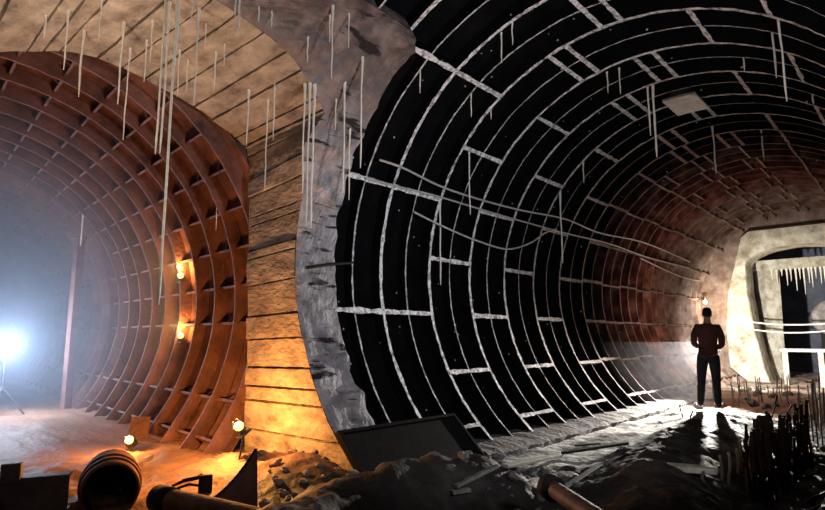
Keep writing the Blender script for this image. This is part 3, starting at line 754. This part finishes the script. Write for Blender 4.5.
# backlight behind the person: floodlight on the ground
bl = thing('floodlight', 'warm white floodlight on a short stand hidden behind the standing person', 'lamp')
v = ray(709, 337); P1 = CAM+v*(14.2/v.y); bl.location = (P1.x, P1.y, h(P1.x, P1.y)); hz = P1.z-bl.location.z
mb = MB(); mb.box((0, 0, hz), (.16, .08, .13), None, 0, .01); mb.build('housing', M['lampbody'], bl)
mb = MB(); mb.box((0, .045, hz), (.13, .01, .1), None, 0, .003); mb.build('lamp_glass', M['warm_glow'], bl)
mb = MB(); mb.tube([(0, 0, hz-.06), (0, 0, .0)], .014, 8); mb.build('pole', M['lampbody'], bl)
mb = MB(); mb.box((0, 0, .0), (.3, .3, .03), None, 0, .005); mb.build('base_plate', M['lampbody'], bl)
point('backlight_light', (P1.x, P1.y, P1.z+.16), (1, .80, .62), 90, .06)

sl = bpy.data.lights.new('portal_flood', 'SPOT'); sl.energy = 3000; sl.color = (1, .95, .84); sl.spot_size = rad(76); sl.spot_blend = 1.0; sl.shadow_soft_size = .06
so = bpy.data.objects.new('portal_flood', sl); COL.objects.link(so); so.location = (P1.x, P1.y+.09, P1.z); so.rotation_euler = (Vector((-3.2, 20, 1.2))-P1).to_track_quat('-Z', 'Y').to_euler()
sl = bpy.data.lights.new('back_flood', 'SPOT'); sl.energy = 5200; sl.color = (1, .93, .84); sl.spot_size = rad(80); sl.spot_blend = .8; sl.shadow_soft_size = .05
so = bpy.data.objects.new('back_flood', sl); COL.objects.link(so); so.location = (P1.x, P1.y-.07, P1.z); so.rotation_euler = (Vector((-3.2, 8.0, -.9))-P1).to_track_quat('-Z', 'Y').to_euler()
# added bulb making the yellow lit patch on the wall behind the head
p = on_y(705, 300, 19.5)
t = thing('wall_patch_bulb', 'small bulb added to make the yellow lit patch on the pinkish wall above the standing person', 'lamp', p)
mb = MB(); mb.tube([(0, 0, .1), (0, 0, .02), (0, 0, -.02)], [.06, .05, .03], 12); mb.build('socket', M['lampbody'], t)
mb = MB(); mb.tube([(0, 0, -.02), (0, 0, -.06), (0, 0, -.1), (0, 0, -.12)], [.04, .06, .04, .008], 12); mb.build('bulb', emit('yellow bulb', (1, .75, .3), 25), t)
point('wall_patch_light', p+Vector((.15, -.15, -.12)), (1, .72, .35), 40, .05)

# added unseen fills: one out of frame at the right, one lifting the arch
def area(name, loc, target, size, e, col):
    l = bpy.data.lights.new(name, 'AREA'); l.energy = e; l.size = size; l.color = col
    o = bpy.data.objects.new(name, l); COL.objects.link(o); o.location = loc; o.rotation_euler = (Vector(target)-Vector(loc)).to_track_quat('-Z', 'Y').to_euler(); return o
f_ = area('front_light', (-.05, 3.1, 1.9), (-5.2, 6.4, 4.0), .4, 74, (.92, .94, 1)); f_.data.spread = rad(116)
f_ = area('arch_light', (-4.6, .8, .55), (-5.5, 1.6, 4.4), .35, 17, (1, .86, .68)); f_.data.spread = rad(62)
sl = bpy.data.lights.new('soffit_fill_spot', 'SPOT'); sl.energy = 72; sl.color = (1, .80, .56); sl.spot_size = rad(115); sl.spot_blend = .7; sl.shadow_soft_size = .03  # added spot beside the corner lamp, brightening the arch soffit
so = bpy.data.objects.new('soffit_fill_spot', sl); COL.objects.link(so); so.location = LAMP4+Vector((.02, -.22, .16)); so.rotation_euler = (Vector((-5.4, 2.0, 4.4))-so.location).to_track_quat('-Z', 'Y').to_euler()
wd = bpy.data.worlds.new('world'); SC.world = wd; wd.use_nodes = True
wd.node_tree.nodes['Background'].inputs[0].default_value = (.62, .56, .56, 1); wd.node_tree.nodes['Background'].inputs[1].default_value = .085

exec_debris = True
# ------------------------------------------------------------------ debris in the foreground
def ground(px, py):
    r_ = floor_bvh.ray_cast(CAM, ray(px, py).normalized(), 60); return r_[0]
# large dark box leaning on the lining
M['panel'] = mat('sooty black sheet', [(.3, (.005, .005, .005)), (.7, (.011, .010, .010))], 5, .85, 0, .05, spec=.05)
bx = thing('steel_panel', 'large dark steel panel leaning against the foot of the black lining beside the pier', 'panel')
a3 = Vector((-4.0, 3.86, .04)); b3 = Vector((-3.95, 5.70, .02))
bx.location = (a3+b3)/2
dirx = (b3-a3).normalized(); ang = math.atan2(dirx.y, dirx.x); w_ = (b3-a3).length
bx.rotation_euler = (rad(-47), 0, ang)
mb = MB(); mb.box((0, .05, .35), (w_, .05, .72), None, 0, .01); mb.build('sheet', M['panel'], bx)
for (c_, d_) in (((w_/2-.02, .01, .35), (.04, .03, .72)), ((-w_/2+.02, .01, .35), (.04, .03, .72)), ((0, .01, .69), (w_-.09, .03, .04))):
    mb = MB(); mb.box(c_, d_, None, 0, .004); mb.build('edge_angle', M['panel'], bx)
# pipe stub with dark mouth (left foreground)
g0 = ground(112, 506); P = on_z(110, 489, .28) if g0 is None else g0
c = on_z(110, 490, .16)
vdir = Vector((CAM.x-c.x, CAM.y-c.y, 0)).normalized()
t = thing('drain_pipe', 'short wide pipe with a dark open mouth facing the viewer, rusty collar', 'pipe', c, (0, 0, math.atan2(vdir.y, vdir.x)))
ro = 21.5/F*(c-CAM).length
mb = MB()
def lathe(mb, prof, n=32, m=0):
    rows = [[Vector((x, r_*math.cos(2*PI*k/n), r_*math.sin(2*PI*k/n))) for k in range(n+1)] for x, r_ in prof]
    mb.grid(rows, m, True)
lathe(mb, [(.02, ro*.93), (.05, ro*.97), (.05, ro*1.04), (.0, ro*1.06), (-.6, ro*1.06)]); mb.build('barrel', M['rust_pipe'], t)
mb = MB(); lathe(mb, [(.04, ro*.95), (-.5, ro*.93), (-.5, .001)]); mb.build('bore', M['pipe_dark'], t)
mb = MB(); lathe(mb, [(-.10, ro*1.06), (-.10, ro*1.12), (-.16, ro*1.13), (-.16, ro*1.06)]); lathe(mb, [(-.24, ro*1.06), (-.24, ro*1.15), (-.31, ro*1.15), (-.31, ro*1.06)]); mb.build('collar', M['rust_pipe'], t)
# long dark channel beam to its left
a_, b_ = on_z(8, 501, .16), on_z(74, 490, .20)
t = thing('steel_beam', 'dark steel channel beam lying at the lower left corner beside the wide pipe', 'beam', (a_+b_)/2)
d_ = (b_-a_); t.rotation_euler = (0, 0, math.atan2(d_.y, d_.x)); l_ = d_.length*1.35
mb = MB(); mb.box((-.12, 0, .0), (l_, .04, .30), None, 0, .004); mb.box((-.12, .07, .14), (l_, .14, .02)); mb.box((-.12, .07, -.14), (l_, .14, .02)); mb.build('web', M['plate'], t)
mb = MB(); mb.box((-l_*.36, .0, .19), (.14, .08, .16), None, 0, .01); mb.build('lug', M['plate'], t)
mb = MB(); mb.tube([(-l_*.55, -.06, -.05), (-l_*.42, -.07, -.06)], .05, 12); mb.build('pin', M['rust_pipe'], t)
# second pipe, lying, orange rust, dark end on the left
a_, b_ = on_z(158, 498, .17), on_z(258, 522, .20)
t = thing('scrap_pipe', 'long orange rusted pipe lying across the mud, dark hollow end at the left', 'pipe', a_)
d_ = b_-a_; t.rotation_mode = 'QUATERNION'; t.rotation_quaternion = Vector((1, 0, 0)).rotation_difference(d_.normalized()); l_ = d_.length*1.25
r_ = 9.5/F*(a_-CAM).length
mb = MB(); mb.tube([(.14, 0, 0), (l_*.5, 0, .004), (l_, 0, 0)], r_, 20); mb.build('barrel', M['rust_pipe'], t)
mb = MB(); lathe(mb, [(.2, r_*1.0), (.2, r_*1.14), (0, r_*1.14), (0, r_*.9), (.1, r_*.86), (.1, .001)], 20); mb.build('end_collar', M['steel'], t)
# curved dark fin plate leaning against the pier
P_b = on_z(203, 503, .16); P_c = on_z(258, 506, .22); P_t = on_z(256, 449, .52)
t = thing('scrap_plate', 'dark curved triangular steel plate leaning against the base of the concrete pier', 'plate', P_b)
mb = MB(); rows = []
nn = 14
for i in range(nn+1):
    s = i/nn; top = P_b.lerp(P_t, s); top.z = P_b.z+(P_t.z-P_b.z)*(s**1.7); bot = P_b.lerp(P_c, s); bot.z = -.1
    bul = Vector((.10, -.10, 0))*math.sin(PI*s)*.5
    rows.append([top-P_b, top.lerp(bot, .33)-P_b+bul*.5, top.lerp(bot, .66)-P_b+bul, bot-P_b+bul])
mb.grid(rows, 0, True); off_ = Vector((-.012, .02, .006)); mb.grid([[q+off_ for q in r0] for r0 in rows], 0, True, True)
mb.grid([[r0[0], r0[0]+off_] for r0 in rows], 0, False)
mb.build('sheet', M['fin'], t)
mb = MB(); mb.tube([r0[0] for r0 in rows], .012, 7); mb.build('rolled_edge', M['steel'], t)
# twisted scrap
P_s = on_z(190, 486, .10)
t = thing('scrap_bracket', 'twisted dark scrap bracket half sunk in the mud behind the long rusted pipe', 'scrap', P_s)
u = Vector((math.cos(AZ), math.sin(AZ), 0)); 
mb = MB(); mb.tube([-u*.16+Vector((0, 0, .0)), -u*.05+Vector((0, 0, .05)), u*.06+Vector((0, 0, .07)), u*.11+Vector((0, 0, .10))], [.012, .018, .02, .016], 6); mb.build('arm', M['steel'], t)
mb = MB(); mb.box(u*.14+Vector((0, 0, -.0)), (.12, .05, .2), Matrix.Rotation(AZ+.4, 3, 'Z'), 0, .01); mb.build('block', M['steel'], t)
mb = MB(); mb.tube([-u*.1+Vector((.0, -.03, -.02)), u*.02+Vector((0, -.03, .02)), u*.12+Vector((0, 0, .0))], .012, 6); mb.build('arm', M['steel'], t)
# stub post with a round dark head (centre foreground)
a_, b_ = on_z(549, 486, .33), on_z(612, 528, .30)
t = thing('capped_pipe', 'rusty pipe with a round dark collar pointing up out of the dark mound', 'pipe', a_)
d_ = b_-a_; t.rotation_mode = 'QUATERNION'; t.rotation_quaternion = Vector((1, 0, 0)).rotation_difference(d_.normalized())
r_ = 7.5/F*(a_-CAM).length
mb = MB(); mb.tube([(.05, 0, 0), (d_.length, 0, 0)], r_, 16); mb.build('barrel', M['fin'], t)
mb = MB(); lathe(mb, [(.09, r_), (.09, r_*1.5), (.0, r_*1.55), (-.02, r_*1.3), (-.02, .001)], 20); mb.build('collar', M['steel'], t)

# rocks
rocks = []
for s in range(6):
    bm = bmesh.new(); bmesh.ops.create_icosphere(bm, subdivisions=2, radius=1)
    for v in bm.verts:
        n_ = v.co.normalized(); k = 1+.45*noise.noise(n_*1.3+Vector((s*7.1, 0, 0)))+.2*noise.noise(n_*3.1+Vector((0, s*3.3, 0)))
        v.co = Vector((n_.x*k, n_.y*k*.8, n_.z*k*.62))
    mb = MB(); mb.bm(bm, None, 0, False); me = bpy.data.meshes.new('rock'); me.from_pydata(mb.v, [], mb.f); me.materials.append(M['rock']); rocks.append(me)
M['rock_tan'] = mat('tan concrete rubble', [(.3, (.16, .115, .085)), (.7, (.38, .30, .23))], 4, .85, 0, .5)
placed = []
def blocked(x, y, s): return 4 < y < 20 and x < (-3.78+s if y < 5.85 else -4.02)
def rock(x, y, s, label, group, mt=None):
    for _ in range(30):
        if all((x-a)**2+(y-b_)**2 > (1.75*(s+c))**2 for a, b_, c in placed) and not blocked(x, y, s): break
        x += random.uniform(-.11, .12); y += random.uniform(-.16, .16)
    else:
        return
    placed.append((x, y, s))
    o = bpy.data.objects.new('rock', random.choice(rocks)); COL.objects.link(o)
    o.location = (x, y, h(x, y)+s*.25); o.scale = (s, s, s); o.rotation_euler = (random.uniform(-.4, .4), random.uniform(-.4, .4), random.uniform(0, 6.28))
    if mt: o.material_slots[0].link = 'OBJECT'; o.material_slots[0].material = M[mt]
    tag(o, label, 'rock', group)
rr_ = random.Random(11)
for i in range(26):
    p = on_z(rr_.uniform(268, 352), rr_.uniform(462, 500), .1); rock(p.x, p.y, rr_.uniform(.02, .06), 'rubble lump in the orange lit heap at the foot of the concrete pier', 'rubble at the pier foot', 'rock_tan')
for i in range(24):
    px = rr_.uniform(395, 480); p = on_z(px, 470-(px-395)*.22+rr_.uniform(-6, 8), .08); rock(p.x, p.y, rr_.uniform(.04, .11), 'grey rubble lump in the row below the dark steel box', 'rubble below the steel box')
for i in range(26):
    px = rr_.uniform(455, 560); p = on_z(px, 492-(px-455)*.2+rr_.uniform(-8, 10), .1); rock(p.x, p.y, rr_.uniform(.02, .07), 'small grey rubble lump in the middle foreground by the kerb', 'rubble in the middle foreground')
for i in range(22):
    p = on_z(rr_.uniform(806, 832), rr_.uniform(445, 508), .05); rock(p.x, p.y, rr_.uniform(.03, .08), 'wet rubble lump at the lower right corner behind the rebar', 'rubble behind the rebar')
for i in range(20):
    p = on_z(rr_.uniform(700, 790), rr_.uniform(384, 402), .15); rock(p.x, p.y, rr_.uniform(.05, .14), 'lit rubble lump on the far floor beyond the standing person', 'rubble before the far arch')
# planks
def plank(p, q, w, th, label, mt='wood'):
    P_, Q_ = ground(*p), ground(*q); c = (P_+Q_)/2; d = Q_-P_
    mb = MB(); mb.box((0, 0, 0), (d.length, w, th), None, 0, .005); o = mb.build('plank', M[mt], None, c+Vector((0, 0, th*.5+.02)))
    o.rotation_mode = 'QUATERNION'; o.rotation_quaternion = Vector((1, 0, 0)).rotation_difference(d.normalized()); tag(o, label, 'plank', 'loose planks on the floor')
plank((455, 491), (497, 470), .06, .03, 'narrow grey plank slanting down into the middle foreground')
plank((505, 470), (560, 458), .07, .03, 'pale narrow plank lying along the concrete kerb')
plank((562, 456), (628, 446), .08, .03, 'long dark plank lying across the white silt', 'steel')
plank((575, 448), (600, 446), .03, .02, 'short dark stick on the white silt', 'steel')
plank((560, 497), (600, 470), .07, .04, 'dark plank at the edge of the silt beside the capped pipe', 'steel')
plank((452, 497), (470, 494), .06, .03, 'short pale plank end in the middle foreground')
p = ground(690, 472)
mb = MB(); mb.box((0, 0, .03), (.42, .20, .05), None, 0, .01); o = mb.build('concrete_slab', M['lime'], None, p); o.rotation_euler = (.0, .1, .9); tag(o, 'small pale slab lying in the dark mud left of the rebar', 'slab')

# ------------------------------------------------------------------ reinforcing bars
bars = []
for s in range(5):
    rr2 = random.Random(s+50); mb = MB(); pts = []; rs = []; ln = 1.0; n = 44
    bx_, by_ = rr2.uniform(-.018, .018), rr2.uniform(-.018, .018)
    for k in range(n+1):
        t = k/n; pts.append(Vector((bx_*t*t+.008*math.sin(t*7+s), by_*t*t, t*ln))); rs.append(.0105+(.0022 if k % 2 else 0))
    mb.tube(pts, rs, 7, smooth=False); me = bpy.data.meshes.new('rebar_rod'); me.from_pydata(mb.v, [], mb.f); bars.append(me)
bar_at = []
def rebar(px_top, py_top, y, mt, label, group, thick=1.0, lean=None, base=None):
    top = on_y(px_top, py_top, y)
    if top.x > -1.12 and top.y < 12: return
    if lean is None and any((top.x-a)**2+(top.y-b_)**2 < .0050 for a, b_ in bar_at): return
    bar_at.append((top.x, top.y)); me = random.choice(bars)
    key = me.name+mt
    z0 = h(top.x, top.y)-.05; ln = max(.15, top.z-z0)
    o = bpy.data.objects.new('rebar_rod', me); COL.objects.link(o)
    if not me.materials: me.materials.append(None)
    o.material_slots[0].link = 'OBJECT'; o.material_slots[0].material = M[mt]
    o.location = (top.x, top.y, z0); o.scale = (thick, thick, ln)
    o.rotation_euler = (random.uniform(-.014, .014), random.uniform(-.014, .014) if lean is None else lean, random.uniform(0, 6.28) if lean is None else AZ)
    tag(o, label, 'rebar', group)
rb = random.Random(23)
for i in range(230):
    px = 744+rb.random()**.85*62; yy_ = rb.uniform(5.6, 9.5)
    py = 432-max(0, (px-742))*.35+rb.uniform(-12, 26)
    rebar(px, py, yy_, 'rebar', 'dark rusty rebar rod in the dense standing thicket at the lower right', 'rebar thicket', rb.uniform(.95, 1.6))
for i, (px, py, yy_) in enumerate([(703, 476, 5.6), (721, 455, 6.2), (727, 452, 6.0), (736, 448, 6.6), (739, 438, 7.0), (744, 446, 6.0), (749, 455, 6.3), (752, 462, 5.9)]):
    rebar(px, py, yy_, 'rebar_lit', f'pale lit-toned rebar rod on the left flank of the thicket, {ORD[i]} from the left', 'pale rebar beside the thicket', 1.15)
for i in range(16):
    px = rb.uniform(800, 828); rebar(px, rb.uniform(372, 420), rb.uniform(9.0, 11.5), 'rebar_lit', 'thin tall rebar rod among those at the right edge behind the thicket', 'thin rebar at the right edge', .9)
for i in range(30):
    px = rb.uniform(722, 800); rebar(px, rb.uniform(374, 396), rb.uniform(13.2, 16.5), 'rebar_lit', 'short distant rebar stub on the lit floor beyond the standing person', 'distant rebar stubs', 1.0)
for i, (px, py, yy_, ln) in enumerate([(682, 404, 10.2, -.15), (690, 410, 9.9, .1), (763, 393, 10.4, .35), (770, 398, 10.0, .55), (666, 420, 9.6, -.9)]):
    rebar(px, py, yy_, 'rebar', ['upright rebar stub on the silt left of the standing person', 'second rebar stub close to the left foot of the standing person', 'leaning rebar rod right of the standing person', 'strongly leaning rebar rod at the back of the thicket', 'almost flat rebar rod lying on the white silt'][i], None, 1.0, ln)
# weathered post and rod in the misty side tunnel
v = ray(73, 322); pb = CAM+v*(13.6/v.dot(BD)); vt = ray(71, 238); ptop = CAM+vt*(13.6/vt.dot(BD))
t = thing('timber_post', 'pinkish timber post standing in the misty left tunnel', 'post', (pb.x, pb.y, h(pb.x, pb.y)))
mb = MB(); zt = ptop.z-t.location.z; mb.box((0, 0, zt/2-.03), (.12, .18, zt+.06), Matrix.Rotation(.4, 3, 'Z'), 0, .012); mb.build('shaft', M['rust'], t)
mb = MB(); mb.box((0, 0, zt+.02), (.2, .28, .05), Matrix.Rotation(.4, 3, 'Z'), 0, .008); mb.build('cap', M['rust'], t)
